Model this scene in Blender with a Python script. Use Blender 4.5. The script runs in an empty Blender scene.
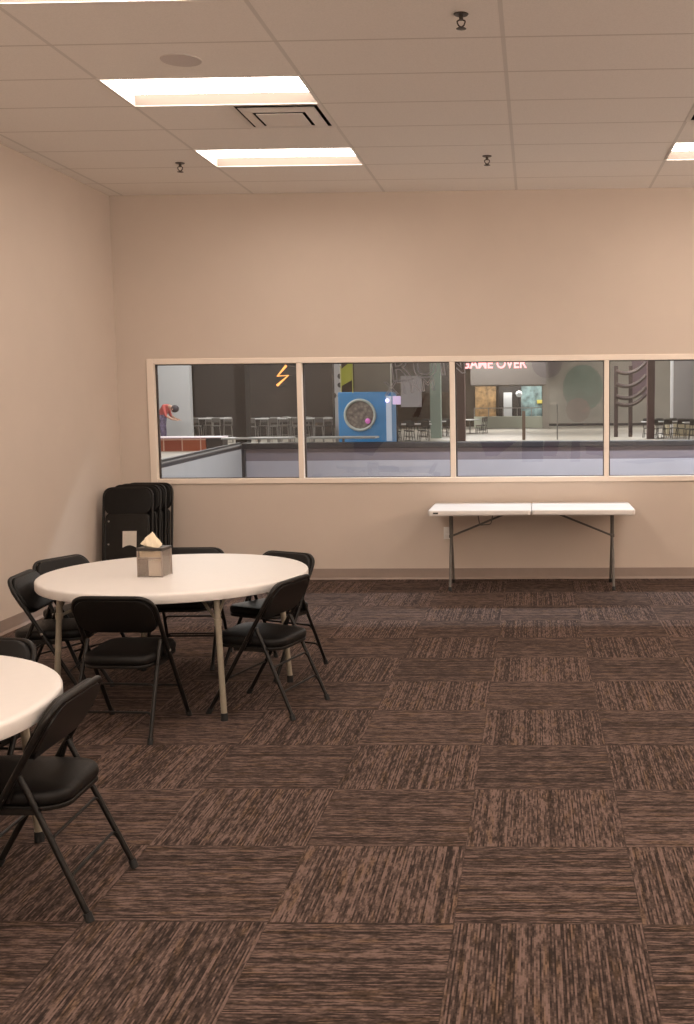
import bpy, bmesh, math, random
from mathutils import Vector, Matrix
random.seed(7)
PI = math.pi
scn = bpy.context.scene
COL = scn.collection

# ------------------------------------------------------------------ camera
EYE = Vector((0.0, 0.0, 1.6866))
FPX, CX, CY = 1082.74, 503.515, 512.0
YAW, PITCH, ROLL = -0.0295, -0.1022, -0.0083
fw = Vector((math.sin(YAW)*math.cos(PITCH), math.cos(YAW)*math.cos(PITCH), math.sin(PITCH)))
rt0 = Vector((math.cos(YAW), -math.sin(YAW), 0)); up0 = rt0.cross(fw)
rt = math.cos(ROLL)*rt0 + math.sin(ROLL)*up0
up = -math.sin(ROLL)*rt0 + math.cos(ROLL)*up0
cam_d = bpy.data.cameras.new('camera'); cam = bpy.data.objects.new('camera', cam_d); COL.objects.link(cam)
cam.matrix_world = Matrix(((rt.x, up.x, -fw.x, EYE.x), (rt.y, up.y, -fw.y, EYE.y), (rt.z, up.z, -fw.z, EYE.z), (0, 0, 0, 1)))
cam_d.sensor_fit = 'AUTO'; cam_d.sensor_width = 36.0
cam_d.lens = FPX/1024*36.0
cam_d.shift_x = -(CX-347.0)/1024; cam_d.shift_y = 0.0
cam_d.clip_start = 0.05; cam_d.clip_end = 300
scn.camera = cam

# ------------------------------------------------------------------ world, colour, light levels
scn.view_settings.view_transform = 'Standard'; scn.view_settings.look = 'None'
scn.view_settings.gamma = 1.0; scn.view_settings.use_curve_mapping = False
scn.view_settings.exposure = 0.0
w = bpy.data.worlds.new('world'); scn.world = w; w.use_nodes = True
w.node_tree.nodes['Background'].inputs[0].default_value = (0.05, 0.05, 0.055, 1)
w.node_tree.nodes['Background'].inputs[1].default_value = 0.3
TROFFER = 12.0                       # emission of the troffer panels
TROFFER_COL = (1.0, 0.855, 0.74)
HALL_Z = 7.0

def area(name, loc, sx, sy, power, col, rot=(0, 0, 0)):
    l = bpy.data.lights.new(name, 'AREA'); l.shape = 'RECTANGLE'; l.size = sx; l.size_y = sy
    l.energy = power; l.color = col
    o = bpy.data.objects.new(name, l); o.location = loc; o.rotation_euler = rot; COL.objects.link(o); return o
# the games hall beyond the window: a linear lamp over the aisle, and the hall's own roof lights
area('aisle_lamp', (2.5, 12.35, 3.9), 9.0, 0.12, 620, (0.80, 0.90, 1.0))
# added unseen fill lamps along the right and rear walls, brightening the ceiling
area('added_uplight', (5.4, 4.0, 2.72), 0.22, 11.0, 330, TROFFER_COL, (0, math.radians(180-28), 0))
area('added_uplight', (0.0, -2.82, 2.72), 6.5, 0.22, 190, TROFFER_COL, (math.radians(180-32), 0, 0))
area('counter_fill', (-1.7, 71.0, 2.95), 4.5, 0.6, 150, (1.0, 0.96, 0.88))  # added fill lamp hidden behind the soffit, brightens the service counter area
for x, y, s in ((-12, 28, 900), (4, 28, 900), (-14, 46, 1300), (2, 48, 1900), (-3, 63, 1900), (8, 63, 1500), (-11, 37, 900)):
    area('hall_roof_lamp', (x, y, HALL_Z), 5, 4, s*.8, (1.0, 0.95, 0.88))

# ------------------------------------------------------------------ helpers
def ray(u, v):
    return fw + rt*((u-CX)/FPX) - up*((v-CY)/FPX)
def at(u, v, Y):
    r = ray(u, v); return r*(Y/r.y) + EYE
def tag(o, label=None, cat=None, group=None, kind=None):
    if label: o['label'] = label
    if cat: o['category'] = cat
    if group: o['group'] = group
    if kind: o['kind'] = kind
    return o
def thing(name, label, cat, loc=(0, 0, 0), rz=0.0, group=None):
    o = bpy.data.objects.new(name, None); o.empty_display_size = 0.1
    o.location = loc; o.rotation_euler = (0, 0, rz); COL.objects.link(o)
    return tag(o, label, cat, group)
def obj(name, bm, mat, parent=None, smooth=True, label=None):
    me = bpy.data.meshes.new(name)
    bmesh.ops.recalc_face_normals(bm, faces=bm.faces[:])
    bm.to_mesh(me); bm.free()
    for m in (mat if isinstance(mat, (list, tuple)) else [mat]): me.materials.append(m)
    o = bpy.data.objects.new(name, me); COL.objects.link(o)
    if smooth:
        for p in me.polygons: p.use_smooth = True
        me.set_sharp_from_angle(angle=math.radians(38))
    if parent: o.parent = parent
    if label: o['label'] = label
    return o
def kids(o): return [c for c in COL.objects if c.parent == o]
def copy_tree(o, parent=None):
    ch = kids(o)
    c = o.copy(); COL.objects.link(c)
    if parent: c.parent = parent
    for k in ch: copy_tree(k, c)
    return c
def place(root, loc, rz, label, group=None, first=[]):
    root.location = loc; root.rotation_euler = (0, 0, rz); root['label'] = label
    if group: root['group'] = group
    return root
def B(): return bmesh.new()
def box(bm, x0, x1, y0, y1, z0, z1, bev=0.0, M=None):
    v = [bm.verts.new((x, y, z)) for x in (x0, x1) for y in (y0, y1) for z in (z0, z1)]
    f = [bm.faces.new([v[i] for i in q]) for q in ((0, 1, 3, 2), (4, 6, 7, 5), (0, 4, 5, 1), (2, 3, 7, 6), (0, 2, 6, 4), (1, 5, 7, 3))]
    geo = v
    if bev > 0:
        es = list({e for q in f for e in q.edges})
        r = bmesh.ops.bevel(bm, geom=es, offset=bev, segments=2, profile=0.5, affect='EDGES')
        geo = list({x for q in r['faces'] for x in q.verts} | {x for x in v if x.is_valid})
    if M is not None:
        bmesh.ops.transform(bm, matrix=M, verts=geo)
    return bm
def fillet(pts, r, n=6):
    pts = [Vector(p) for p in pts]; out = [pts[0]]
    for i in range(1, len(pts)-1):
        a, b, c = pts[i-1], pts[i], pts[i+1]
        d1 = (a-b).normalized(); d2 = (c-b).normalized()
        rr = min(r, (a-b).length*.49, (c-b).length*.49)
        p, q = b+d1*rr, b+d2*rr
        for k in range(n+1):
            t = k/n; out.append(p*(1-t)**2 + b*2*t*(1-t) + q*t*t)
    out.append(pts[-1]); return out
def tube(bm, pts, r, seg=10, closed=False, cap=True, r_end=None):
    pts = [Vector(p) for p in pts]; n = len(pts); rings = []
    prev = None
    for i, p in enumerate(pts):
        if closed: t = (pts[(i+1) % n]-pts[i-1]).normalized()
        elif i == 0: t = (pts[1]-pts[0]).normalized()
        elif i == n-1: t = (pts[-1]-pts[-2]).normalized()
        else: t = ((pts[i+1]-p).normalized()+(p-pts[i-1]).normalized()).normalized()
        if prev is None:
            a = Vector((0, 0, 1)) if abs(t.z) < .9 else Vector((1, 0, 0))
            nrm = t.cross(a).normalized()
        else:
            nrm = (prev - t*prev.dot(t)).normalized()
        prev = nrm; bn = t.cross(nrm)
        rr = r if r_end is None else r + (r_end-r)*i/(n-1)
        rings.append([bm.verts.new(p + (nrm*math.cos(2*PI*k/seg) + bn*math.sin(2*PI*k/seg))*rr) for k in range(seg)])
    m = n if closed else n-1
    for i in range(m):
        a, b = rings[i], rings[(i+1) % n]
        for k in range(seg):
            bm.faces.new((a[k], a[(k+1) % seg], b[(k+1) % seg], b[k]))
    if cap and not closed:
        bm.faces.new(rings[0][::-1]); bm.faces.new(rings[-1])
    return bm
def lathe(bm, prof, seg=48, c=(0, 0, 0)):
    rings = []
    for r, z in prof:
        if r < 1e-6: rings.append([bm.verts.new((c[0], c[1], c[2]+z))])
        else: rings.append([bm.verts.new((c[0]+r*math.cos(2*PI*k/seg), c[1]+r*math.sin(2*PI*k/seg), c[2]+z)) for k in range(seg)])
    for a, b in zip(rings, rings[1:]):
        for k in range(seg):
            k2 = (k+1) % seg
            if len(a) == 1 and len(b) == 1: continue
            if len(a) == 1: bm.faces.new((a[0], b[k2], b[k]))
            elif len(b) == 1: bm.faces.new((a[k], a[k2], b[0]))
            else: bm.faces.new((a[k], a[k2], b[k2], b[k]))
    return bm
def rrect(w, h, r, inset=0.0, n=7):
    w2, h2, r = w/2-inset, h/2-inset, max(r-inset, .002)
    out = []
    for cx, cy, a0 in ((w2-r, h2-r, 0), (-w2+r, h2-r, PI/2), (-w2+r, -h2+r, PI), (w2-r, -h2+r, 1.5*PI)):
        for k in range(n+1):
            a = a0 + PI/2*k/n; out.append((cx+r*math.cos(a), cy+r*math.sin(a)))
    return out
def pad(bm, w, h, r, z0, z1, edge, M=None, warp=None, crown=0.0):
    """rounded cushion: outline w x h in XY, from z0 to z1, edge radius edge, optional top crown"""
    layers = []
    n = 4
    for k in range(n+1):
        a = PI/2*k/n; layers.append((edge*(1-math.sin(a)), z0+edge*(1-math.cos(a))))
    for k in range(n+1):
        a = PI/2*k/n; layers.append((edge*(1-math.cos(a)), z1-edge*(1-math.sin(a))))
    if crown > 0:
        layers += [(edge+.03, z1+crown*.55), (edge+.08, z1+crown)]
    rings = []; allv = []
    for ins, z in layers:
        ring = []
        for x, y in rrect(w, h, r, ins):
            p = Vector((x, y, z))
            if warp: p = warp(p)
            if M is not None: p = M @ p
            ring.append(bm.verts.new(p))
        rings.append(ring)
    N = len(rings[0])
    for a, b in zip(rings, rings[1:]):
        for k in range(N): bm.faces.new((a[k], a[(k+1) % N], b[(k+1) % N], b[k]))
    bm.faces.new(rings[0][::-1]); bm.faces.new(rings[-1])
    return bm
def prism(bm, poly, axis_y0, axis_y1):
    """poly in XZ extruded along Y"""
    a = [bm.verts.new((x, axis_y0, z)) for x, z in poly]; b = [bm.verts.new((x, axis_y1, z)) for x, z in poly]
    n = len(poly)
    bm.faces.new(a); bm.faces.new(b[::-1])
    for k in range(n): bm.faces.new((a[k], b[k], b[(k+1) % n], a[(k+1) % n]))
    return bm

# ------------------------------------------------------------------ materials
def mat(name, col, rough=0.5, metal=0.0, spec=0.5, noise=0.0, nscale=30.0, bump=0.0, bscale=200.0, emit=None, estr=0.0, coat=0.0):
    m = bpy.data.materials.new(name); m.use_nodes = True; nt = m.node_tree; p = nt.nodes['Principled BSDF']
    p.inputs['Base Color'].default_value = (*col, 1); p.inputs['Roughness'].default_value = rough
    p.inputs['Metallic'].default_value = metal; p.inputs['Specular IOR Level'].default_value = spec
    p.inputs['Coat Weight'].default_value = coat
    tc = nt.nodes.new('ShaderNodeTexCoord')
    if noise > 0:
        n = nt.nodes.new('ShaderNodeTexNoise'); n.inputs['Scale'].default_value = nscale; n.inputs['Detail'].default_value = 4
        nt.links.new(tc.outputs['Object'], n.inputs['Vector'])
        r = nt.nodes.new('ShaderNodeValToRGB')
        r.color_ramp.elements[0].position = .3; r.color_ramp.elements[1].position = .7
        r.color_ramp.elements[0].color = (*[c*(1-noise) for c in col], 1); r.color_ramp.elements[1].color = (*[min(1, c*(1+noise)) for c in col], 1)
        nt.links.new(n.outputs['Fac'], r.inputs['Fac']); nt.links.new(r.outputs['Color'], p.inputs['Base Color'])
    if bump > 0:
        n = nt.nodes.new('ShaderNodeTexNoise'); n.inputs['Scale'].default_value = bscale; n.inputs['Detail'].default_value = 3
        nt.links.new(tc.outputs['Object'], n.inputs['Vector'])
        b = nt.nodes.new('ShaderNodeBump'); b.inputs['Strength'].default_value = bump; b.inputs['Distance'].default_value = .004
        nt.links.new(n.outputs['Fac'], b.inputs['Height']); nt.links.new(b.outputs['Normal'], p.inputs['Normal'])
    if emit:
        p.inputs['Emission Color'].default_value = (*emit, 1); p.inputs['Emission Strength'].default_value = estr
    return m

WALL = mat('taupe_paint', (.60, .512, .44), .85, spec=.2, noise=.015, nscale=3, bump=.12, bscale=160)
BASE = mat('taupe_vinyl_base', (.30, .232, .196), .5, noise=.04, nscale=12)
FRAMEP = mat('cream_window_paint', (.84, .735, .635), .45)
BLACKV = mat('black_vinyl', (.0065, .0055, .005), .46, spec=.22, noise=.2, nscale=40, bump=.15, bscale=500)
BLACKM = mat('black_powder_coat', (.009, .0075, .0065), .40, spec=.28, noise=.2, nscale=60)
RUBBER = mat('black_rubber', (.01, .01, .01), .7)
STEEL = mat('worn_steel', (.45, .42, .38), .35, metal=.9)
TABLEW = mat('white_table_plastic', (.72, .685, .655), .42, noise=.01, nscale=30, bump=.08, bscale=350)
LEGT = mat('tan_leg_paint', (.27, .235, .18), .42, noise=.08, nscale=40)
LEGG = mat('grey_leg_paint', (.12, .108, .095), .4, noise=.08, nscale=40)
WHITEP = mat('white_plastic', (.85, .83, .80), .4)
PAPER = mat('paper', (.62, .56, .49), .85, noise=.04, nscale=60)
NAPKIN = mat('cream_napkin', (.86, .75, .56), .9, noise=.05, nscale=80)
NAPKINW = mat('white_napkin', (.90, .85, .78), .9, noise=.04, nscale=90)
RIMD = mat('dark_rim_plastic', (.045, .038, .034), .4)
TROFW = mat('white_troffer_enamel', (.82, .78, .73), .4)
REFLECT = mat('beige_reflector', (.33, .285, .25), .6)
VENTW = mat('white_vent_enamel', (.84, .79, .735), .5)
VENTD = mat('dark_duct', (.03, .027, .025), .7)
SPKM = mat('grey_speaker_grille', (.66, .60, .57), .7, bump=.4, bscale=900)
BRASS = mat('dark_sprinkler_brass', (.07, .055, .045), .4, metal=.6)
LABELD = mat('dark_label', (.03, .03, .03), .5)

# ceiling: 4 ft x 2 ft lay-in panels with white tee bars
GX0, GD0 = -2.5968, 10.194-0.5479
TW, TD = 1.2192, 0.6096
def ceiling_mat():
    m = bpy.data.materials.new('ceiling_panels'); m.use_nodes = True; nt = m.node_tree; p = nt.nodes['Principled BSDF']
    N = nt.nodes.new; L = nt.links.new
    tc = N('ShaderNodeTexCoord'); sp = N('ShaderNodeSeparateXYZ'); L(tc.outputs['Object'], sp.inputs[0])
    def line(sock, off, per, half):
        a = N('ShaderNodeMath'); a.operation = 'SUBTRACT'; L(sock, a.inputs[0]); a.inputs[1].default_value = off
        d = N('ShaderNodeMath'); d.operation = 'PINGPONG'; L(a.outputs[0], d.inputs[0]); d.inputs[1].default_value = per/2
        c = N('ShaderNodeMath'); c.operation = 'LESS_THAN'; L(d.outputs[0], c.inputs[0]); c.inputs[1].default_value = half
        return c.outputs[0]
    lx = line(sp.outputs['X'], GX0, TW, .012); ly = line(sp.outputs['Y'], GD0, TD, .009)
    n = N('ShaderNodeTexNoise'); n.inputs['Scale'].default_value = 120; n.inputs['Detail'].default_value = 5; L(tc.outputs['Object'], n.inputs['Vector'])
    cr = N('ShaderNodeValToRGB'); cr.color_ramp.elements[0].position = .35; cr.color_ramp.elements[1].position = .6
    cr.color_ramp.elements[0].color = (.88, .835, .78, 1); cr.color_ramp.elements[1].color = (.93, .88, .825, 1); L(n.outputs['Fac'], cr.inputs['Fac'])
    m1 = N('ShaderNodeMixRGB'); L(lx, m1.inputs['Fac']); L(cr.outputs['Color'], m1.inputs[1]); m1.inputs[2].default_value = (.75, .71, .66, 1)
    m2 = N('ShaderNodeMixRGB'); L(ly, m2.inputs['Fac']); L(m1.outputs['Color'], m2.inputs[1]); m2.inputs[2].default_value = (.70, .645, .59, 1)
    L(m2.outputs['Color'], p.inputs['Base Color']); p.inputs['Roughness'].default_value = .9
    mx = N('ShaderNodeMath'); mx.operation = 'MAXIMUM'; L(lx, mx.inputs[0]); L(ly, mx.inputs[1])
    b = N('ShaderNodeBump'); b.inputs['Strength'].default_value = .3; b.inputs['Distance'].default_value = .003
    L(mx.outputs[0], b.inputs['Height']); L(b.outputs['Normal'], p.inputs['Normal'])
    return m
def carpet_mat():
    m = bpy.data.materials.new('carpet_tiles'); m.use_nodes = True; nt = m.node_tree; p = nt.nodes['Principled BSDF']
    N = nt.nodes.new; L = nt.links.new
    def M(op, a, b=None, c=None):
        x = N('ShaderNodeMath'); x.operation = op
        for i, s in enumerate((a, b, c)):
            if s is None: continue
            if isinstance(s, (int, float)): x.inputs[i].default_value = s
            else: L(s, x.inputs[i])
        return x.outputs[0]
    tc = N('ShaderNodeTexCoord'); sp = N('ShaderNodeSeparateXYZ'); L(tc.outputs['Object'], sp.inputs[0])
    X, Y = sp.outputs['X'], sp.outputs['Y']; S = .6096
    tx = M('DIVIDE', M('SUBTRACT', X, -.2709), S); ty = M('DIVIDE', M('SUBTRACT', Y, 3.9656), S)
    ix, iy = M('FLOOR', tx), M('FLOOR', ty)
    par = M('FLOORED_MODULO', M('ADD', ix, iy), 2.0)          # 0 = yarn runs along Y
    cid = N('ShaderNodeCombineXYZ'); L(ix, cid.inputs[0]); L(iy, cid.inputs[1])
    wn = N('ShaderNodeTexWhiteNoise'); wn.noise_dimensions = '2D'; L(cid.outputs[0], wn.inputs['Vector'])
    rnd = wn.outputs['Value']
    mixv = N('ShaderNodeMix'); mixv.data_type = 'VECTOR'; L(par, mixv.inputs[0])
    ca = N('ShaderNodeCombineXYZ'); L(X, ca.inputs[0]); L(Y, ca.inputs[1]); L(M('MULTIPLY', rnd, 13.0), ca.inputs[2])
    cb = N('ShaderNodeCombineXYZ'); L(Y, cb.inputs[0]); L(X, cb.inputs[1]); L(M('MULTIPLY', rnd, 13.0), cb.inputs[2])
    L(ca.outputs[0], mixv.inputs[4]); L(cb.outputs[0], mixv.inputs[5])
    V = mixv.outputs[1]
    sv = N('ShaderNodeSeparateXYZ'); L(V, sv.inputs[0])
    def yarn(pitch, fy, det, seed):
        # one random thread per yarn row, broken into runs along its length
        q = M('FLOOR', M('DIVIDE', sv.outputs['X'], pitch))
        wr = N('ShaderNodeTexWhiteNoise'); wr.noise_dimensions = '2D'
        cc = N('ShaderNodeCombineXYZ'); L(q, cc.inputs[0]); L(M('ADD', sv.outputs['Z'], seed), cc.inputs[1]); L(cc.outputs[0], wr.inputs['Vector'])
        v2 = N('ShaderNodeCombineXYZ'); L(M('MULTIPLY', q, 1.45), v2.inputs[0]); L(M('ADD', M('MULTIPLY', sv.outputs['Y'], fy), M('MULTIPLY', wr.outputs['Value'], 1.3)), v2.inputs[1]); L(sv.outputs['Z'], v2.inputs[2])
        n = N('ShaderNodeTexNoise'); n.inputs['Scale'].default_value = 1.0; n.inputs['Detail'].default_value = det; n.inputs['Roughness'].default_value = .65
        L(v2.outputs[0], n.inputs['Vector'])
        return M('ADD', n.outputs['Fac'], M('MULTIPLY', M('SUBTRACT', wr.outputs['Value'], .5), .21))
    def streak(sx, sy, det):
        mp = N('ShaderNodeMapping'); mp.inputs['Scale'].default_value = (sx, sy, 5.0); L(V, mp.inputs['Vector'])
        n = N('ShaderNodeTexNoise'); n.inputs['Scale'].default_value = 1.0; n.inputs['Detail'].default_value = det; n.inputs['Roughness'].default_value = .6
        L(mp.outputs[0], n.inputs['Vector']); return n.outputs['Fac']
    s1 = yarn(.0056, 15, 3.0, 0.0); s2 = streak(60, 22, 3.0); s3 = streak(13, 9, 2.0)
    val = M('ADD', M('ADD', M('MULTIPLY', s1, .82), M('MULTIPLY', s2, .13)), M('MULTIPLY', s3, .14))
    val = M('ADD', val, M('MULTIPLY', M('SUBTRACT', rnd, .5), .035))
    val = M('SUBTRACT', val, M('MULTIPLY', M('SUBTRACT', par, .5), .02))
    cr = N('ShaderNodeValToRGB'); e = cr.color_ramp.elements
    e[0].position = .435; e[0].color = (.026, .018, .015, 1); e[1].position = .665; e[1].color = (.158, .106, .089, 1)
    k = cr.color_ramp.elements.new(.545); k.color = (.067, .045, .037, 1)
    L(val, cr.inputs['Fac'])
    # ochre and slate flecks
    hn = streak(30, 5, 1.0)
    hr = N('ShaderNodeValToRGB'); hr.color_ramp.elements[0].position = .56; hr.color_ramp.elements[1].position = .68
    hr.color_ramp.elements[0].color = (1, 1, 1, 1); hr.color_ramp.elements[1].color = (1.0, .95, .80, 1); L(hn, hr.inputs['Fac'])
    mu = N('ShaderNodeMixRGB'); mu.blend_type = 'MULTIPLY'; mu.inputs['Fac'].default_value = 1; L(cr.outputs['Color'], mu.inputs[1]); L(hr.outputs['Color'], mu.inputs[2])
    # seams
    fx = M('PINGPONG', tx, .5); fy = M('PINGPONG', ty, .5)
    seam = M('LESS_THAN', M('MINIMUM', fx, fy), .004)
    sm = N('ShaderNodeMixRGB'); L(M('MULTIPLY', seam, .3), sm.inputs['Fac']); L(mu.outputs['Color'], sm.inputs[1]); sm.inputs[2].default_value = (.035, .026, .021, 1)
    L(sm.outputs['Color'], p.inputs['Base Color']); p.inputs['Roughness'].default_value = .95; p.inputs['Specular IOR Level'].default_value = .12
    b = N('ShaderNodeBump'); b.inputs['Strength'].default_value = .5; b.inputs['Distance'].default_value = .004
    L(val, b.inputs['Height']); L(b.outputs['Normal'], p.inputs['Normal'])
    return m
def glass_mat(name, tint, refl_ior, rough=0.0):
    m = bpy.data.materials.new(name); m.use_nodes = True; nt = m.node_tree; nt.nodes.clear(); N = nt.nodes.new
    o = N('ShaderNodeOutputMaterial'); mx = N('ShaderNodeMixShader'); t = N('ShaderNodeBsdfTransparent'); g = N('ShaderNodeBsdfGlossy'); f = N('ShaderNodeFresnel')
    t.inputs['Color'].default_value = (*tint, 1); g.inputs['Roughness'].default_value = rough; f.inputs['IOR'].default_value = refl_ior
    nt.links.new(f.outputs[0], mx.inputs[0]); nt.links.new(t.outputs[0], mx.inputs[1]); nt.links.new(g.outputs[0], mx.inputs[2]); nt.links.new(mx.outputs[0], o.inputs[0])
    return m
GLASS = glass_mat('window_glass', (.92, .93, .93), 1.8)
ACRYL = glass_mat('smoky_acrylic', (.97, .95, .93), 1.4, .05)
def frost(m, f, col):
    nt = m.node_tree; o = nt.nodes['Material Output']; src = o.inputs[0].links[0].from_socket
    d = nt.nodes.new('ShaderNodeBsdfDiffuse'); d.inputs[0].default_value = (*col, 1); t = nt.nodes.new('ShaderNodeBsdfTranslucent'); t.inputs[0].default_value = (*col, 1)
    m1 = nt.nodes.new('ShaderNodeMixShader'); m1.inputs[0].default_value = .5; nt.links.new(d.outputs[0], m1.inputs[1]); nt.links.new(t.outputs[0], m1.inputs[2])
    m2 = nt.nodes.new('ShaderNodeMixShader'); m2.inputs[0].default_value = f; nt.links.new(src, m2.inputs[1]); nt.links.new(m1.outputs[0], m2.inputs[2]); nt.links.new(m2.outputs[0], o.inputs[0])
frost(ACRYL, .14, (.88, .80, .74))
def emit_mat(name, col, s):
    m = bpy.data.materials.new(name); m.use_nodes = True; nt = m.node_tree; nt.nodes.clear()
    o = nt.nodes.new('ShaderNodeOutputMaterial'); e = nt.nodes.new('ShaderNodeEmission'); e.inputs[0].default_value = (*col, 1); e.inputs[1].default_value = s
    nt.links.new(e.outputs[0], o.inputs[0]); return m
PANEL = emit_mat('troffer_panel', TROFFER_COL, TROFFER)

# ------------------------------------------------------------------ room shell
HC = 1.6866+1.9269           # ceiling height 3.61
XL, XR, YB, YF = -3.9408, 5.6, 10.194, -3.0
WX0, WX1, WZ0, WZ1 = -3.655, 2.19, 0.925, 2.108      # window opening in the back wall
def struct(name, bm, m, smooth=False):
    o = obj(name, bm, m, None, smooth); o['kind'] = 'structure'; return o

bm = B(); box(bm, XL-.1, XR+.1, YF-.1, YB+.15, -.08, 0); struct('floor', bm, carpet_mat())
bm = B()
box(bm, XL-.1, WX0, YB, YB+.15, 0, HC+.2); box(bm, WX1, XR+.1, YB, YB+.15, 0, HC+.2)
box(bm, WX0, WX1, YB, YB+.15, 0, WZ0); box(bm, WX0, WX1, YB, YB+.15, WZ1, HC+.2)
struct('wall_back', bm, WALL)
bm = B(); box(bm, XL-.15, XL, YF-.1, YB, 0, HC+.2); struct('wall_left', bm, WALL)
bm = B(); box(bm, XR, XR+.15, YF-.1, YB, 0, HC+.2); struct('wall_right', bm, WALL)
bm = B(); box(bm, XL, XR, YF-.15, YF, 0, HC+.2); struct('wall_rear', bm, mat('pale_rear_paint', (.84, .79, .73), .85))

# ceiling sheet with openings for the recessed fixtures
LIGHTS = [(i, j) for i in (0, 3) for j in (1, 4, 7, 10, 13, 16, 19)]
VENTS = [(0.5, 3), (3.0, 3)]
def cell(i, j, w=1.0): return (GX0+TW*i, GX0+TW*(i+w), GD0-TD*(j+1), GD0-TD*j)
holes = [cell(i, j) for i, j in LIGHTS] + [cell(i, j, .5) for i, j in VENTS]
xs = sorted({XL-.1, XR+.1} | {h[0] for h in holes} | {h[1] for h in holes})
ys = sorted({YF-.1, YB+.1} | {h[2] for h in holes} | {h[3] for h in holes})
bm = B(); vv = {}
def V(x, y):
    k = (round(x, 5), round(y, 5))
    if k not in vv: vv[k] = bm.verts.new((x, y, HC))
    return vv[k]
for a, b in zip(xs, xs[1:]):
    for c, d in zip(ys, ys[1:]):
        mx_, my_ = (a+b)/2, (c+d)/2
        if any(h[0] < mx_ < h[1] and h[2] < my_ < h[3] for h in holes): continue
        bm.faces.new((V(a, c), V(a, d), V(b, d), V(b, c)))
struct('ceiling', bm, ceiling_mat())
bm = B(); box(bm, XL-.1, XR+.1, YF-.1, YB+.1, HC+.19, HC+.25); struct('trim_1', bm, VENTD)   # slab over the plenum
# baseboards
def base_profile(bm, p0, p1, nrm):
    p0, p1, nrm = Vector(p0), Vector(p1), Vector(nrm)
    prof = [(0, .105), (.006, .105), (.007, .02), (.016, .004), (.016, 0), (0, 0)]
    a = [bm.verts.new(p0+nrm*d+Vector((0, 0, z))) for d, z in prof]; b = [bm.verts.new(p1+nrm*d+Vector((0, 0, z))) for d, z in prof]
    for k in range(len(prof)): bm.faces.new((a[k], b[k], b[(k+1) % 6], a[(k+1) % 6]))
    bm.faces.new(a); bm.faces.new(b[::-1])
bm = B(); base_profile(bm, (XL, YB, 0), (XR, YB, 0), (0, -1, 0)); struct('baseboard_back', bm, BASE)
bm = B(); base_profile(bm, (XL, YF, 0), (XL, YB, 0), (1, 0, 0)); struct('baseboard_left', bm, BASE)
bm = B(); base_profile(bm, (XR, YF, 0), (XR, YB, 0), (-1, 0, 0)); struct('baseboard_right', bm, BASE)

# window: painted frame with three mullions and four panes
PX = [(-3.5891, -2.2368), (-2.186, -.7966), (-.7472, .6485), (.6943, 2.088)]
PZ0, PZ1 = 1.6866-.7118, 1.6866+.3689
win = bpy.data.objects.new('window_1', None); win.location = (0, YB, 0); COL.objects.link(win); win['kind'] = 'structure'
bm = B(); f0, f1 = -.014, .11
e = .005
box(bm, WX0, PX[0][0], f0, f1, WZ0, WZ1, e); box(bm, PX[3][1], WX1+.03, f0, f1, WZ0, WZ1, e)
box(bm, PX[0][0]-.001, PX[3][1]+.001, f0, f1, PZ1, WZ1, e); box(bm, PX[0][0]-.001, PX[3][1]+.001, f0, f1, WZ0, PZ0, e)
for k in range(3): box(bm, PX[k][1], PX[k+1][0], f0+.004, f1, PZ0, PZ1, e)
obj('window_frame', bm, FRAMEP, win, False)
bm = B()
for a, b in PX:                                    # dark strips standing in for the reveal shadows
    for q in ((a, a+.012, PZ0, PZ1), (b-.006, b, PZ0, PZ1), (a, b, PZ1-.008, PZ1), (a, b, PZ0, PZ0+.006)):
        box(bm, q[0], q[1], .042, .075, q[2], q[3])
obj('reveal_shadow_strip', bm, mat('reveal_shadow_brown', (.05, .035, .028), .6), win, False)
for a, b in PX:
    bm = B(); v = [bm.verts.new(q) for q in ((a, .06, PZ0), (b, .06, PZ0), (b, .06, PZ1), (a, .06, PZ1))]; bm.faces.new(v)
    obj('pane', bm, GLASS, win, False)

# ------------------------------------------------------------------ ceiling fittings
def troffer(i, j, label):
    x0, x1, y0, y1 = cell(i, j); cx, cy = (x0+x1)/2, (y0+y1)/2
    t = thing('ceiling_light', label, 'ceiling light', (cx, cy, HC), 0, 'recessed ceiling lights')
    hx, hy = (x1-x0)/2, (y1-y0)/2; g = .014; dp = .062
    bm = B()
    for a, b, c, d in ((-hx, hx, -hy, -hy+g), (-hx, hx, hy-g, hy), (-hx, -hx+g, -hy+g, hy-g), (hx-g, hx, -hy+g, hy-g)):
        box(bm, a, b, c, d, -.004, .003)
    q0 = [(-hx+g, -hy+g, 0), (hx-g, -hy+g, 0), (hx-g, hy-g, 0), (-hx+g, hy-g, 0)]
    q1 = [(-hx+g+.01, -hy+g+.01, dp), (hx-g-.01, -hy+g+.01, dp), (hx-g-.01, hy-g-.035, dp), (-hx+g+.01, hy-g-.035, dp)]
    bm2, bm4 = B(), B()
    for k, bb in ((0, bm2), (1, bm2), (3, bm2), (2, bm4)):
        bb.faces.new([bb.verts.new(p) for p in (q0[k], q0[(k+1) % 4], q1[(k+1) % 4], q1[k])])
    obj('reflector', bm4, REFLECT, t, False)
    obj('flange', bm, TROFW, t, False); obj('housing', bm2, TROFW, t, False)
    bm3 = B(); v = [bm3.verts.new((p[0], p[1], dp-.002)) for p in q1]; bm3.faces.new(v[::-1])
    obj('diffuser', bm3, PANEL, t, False)
    return t
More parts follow.
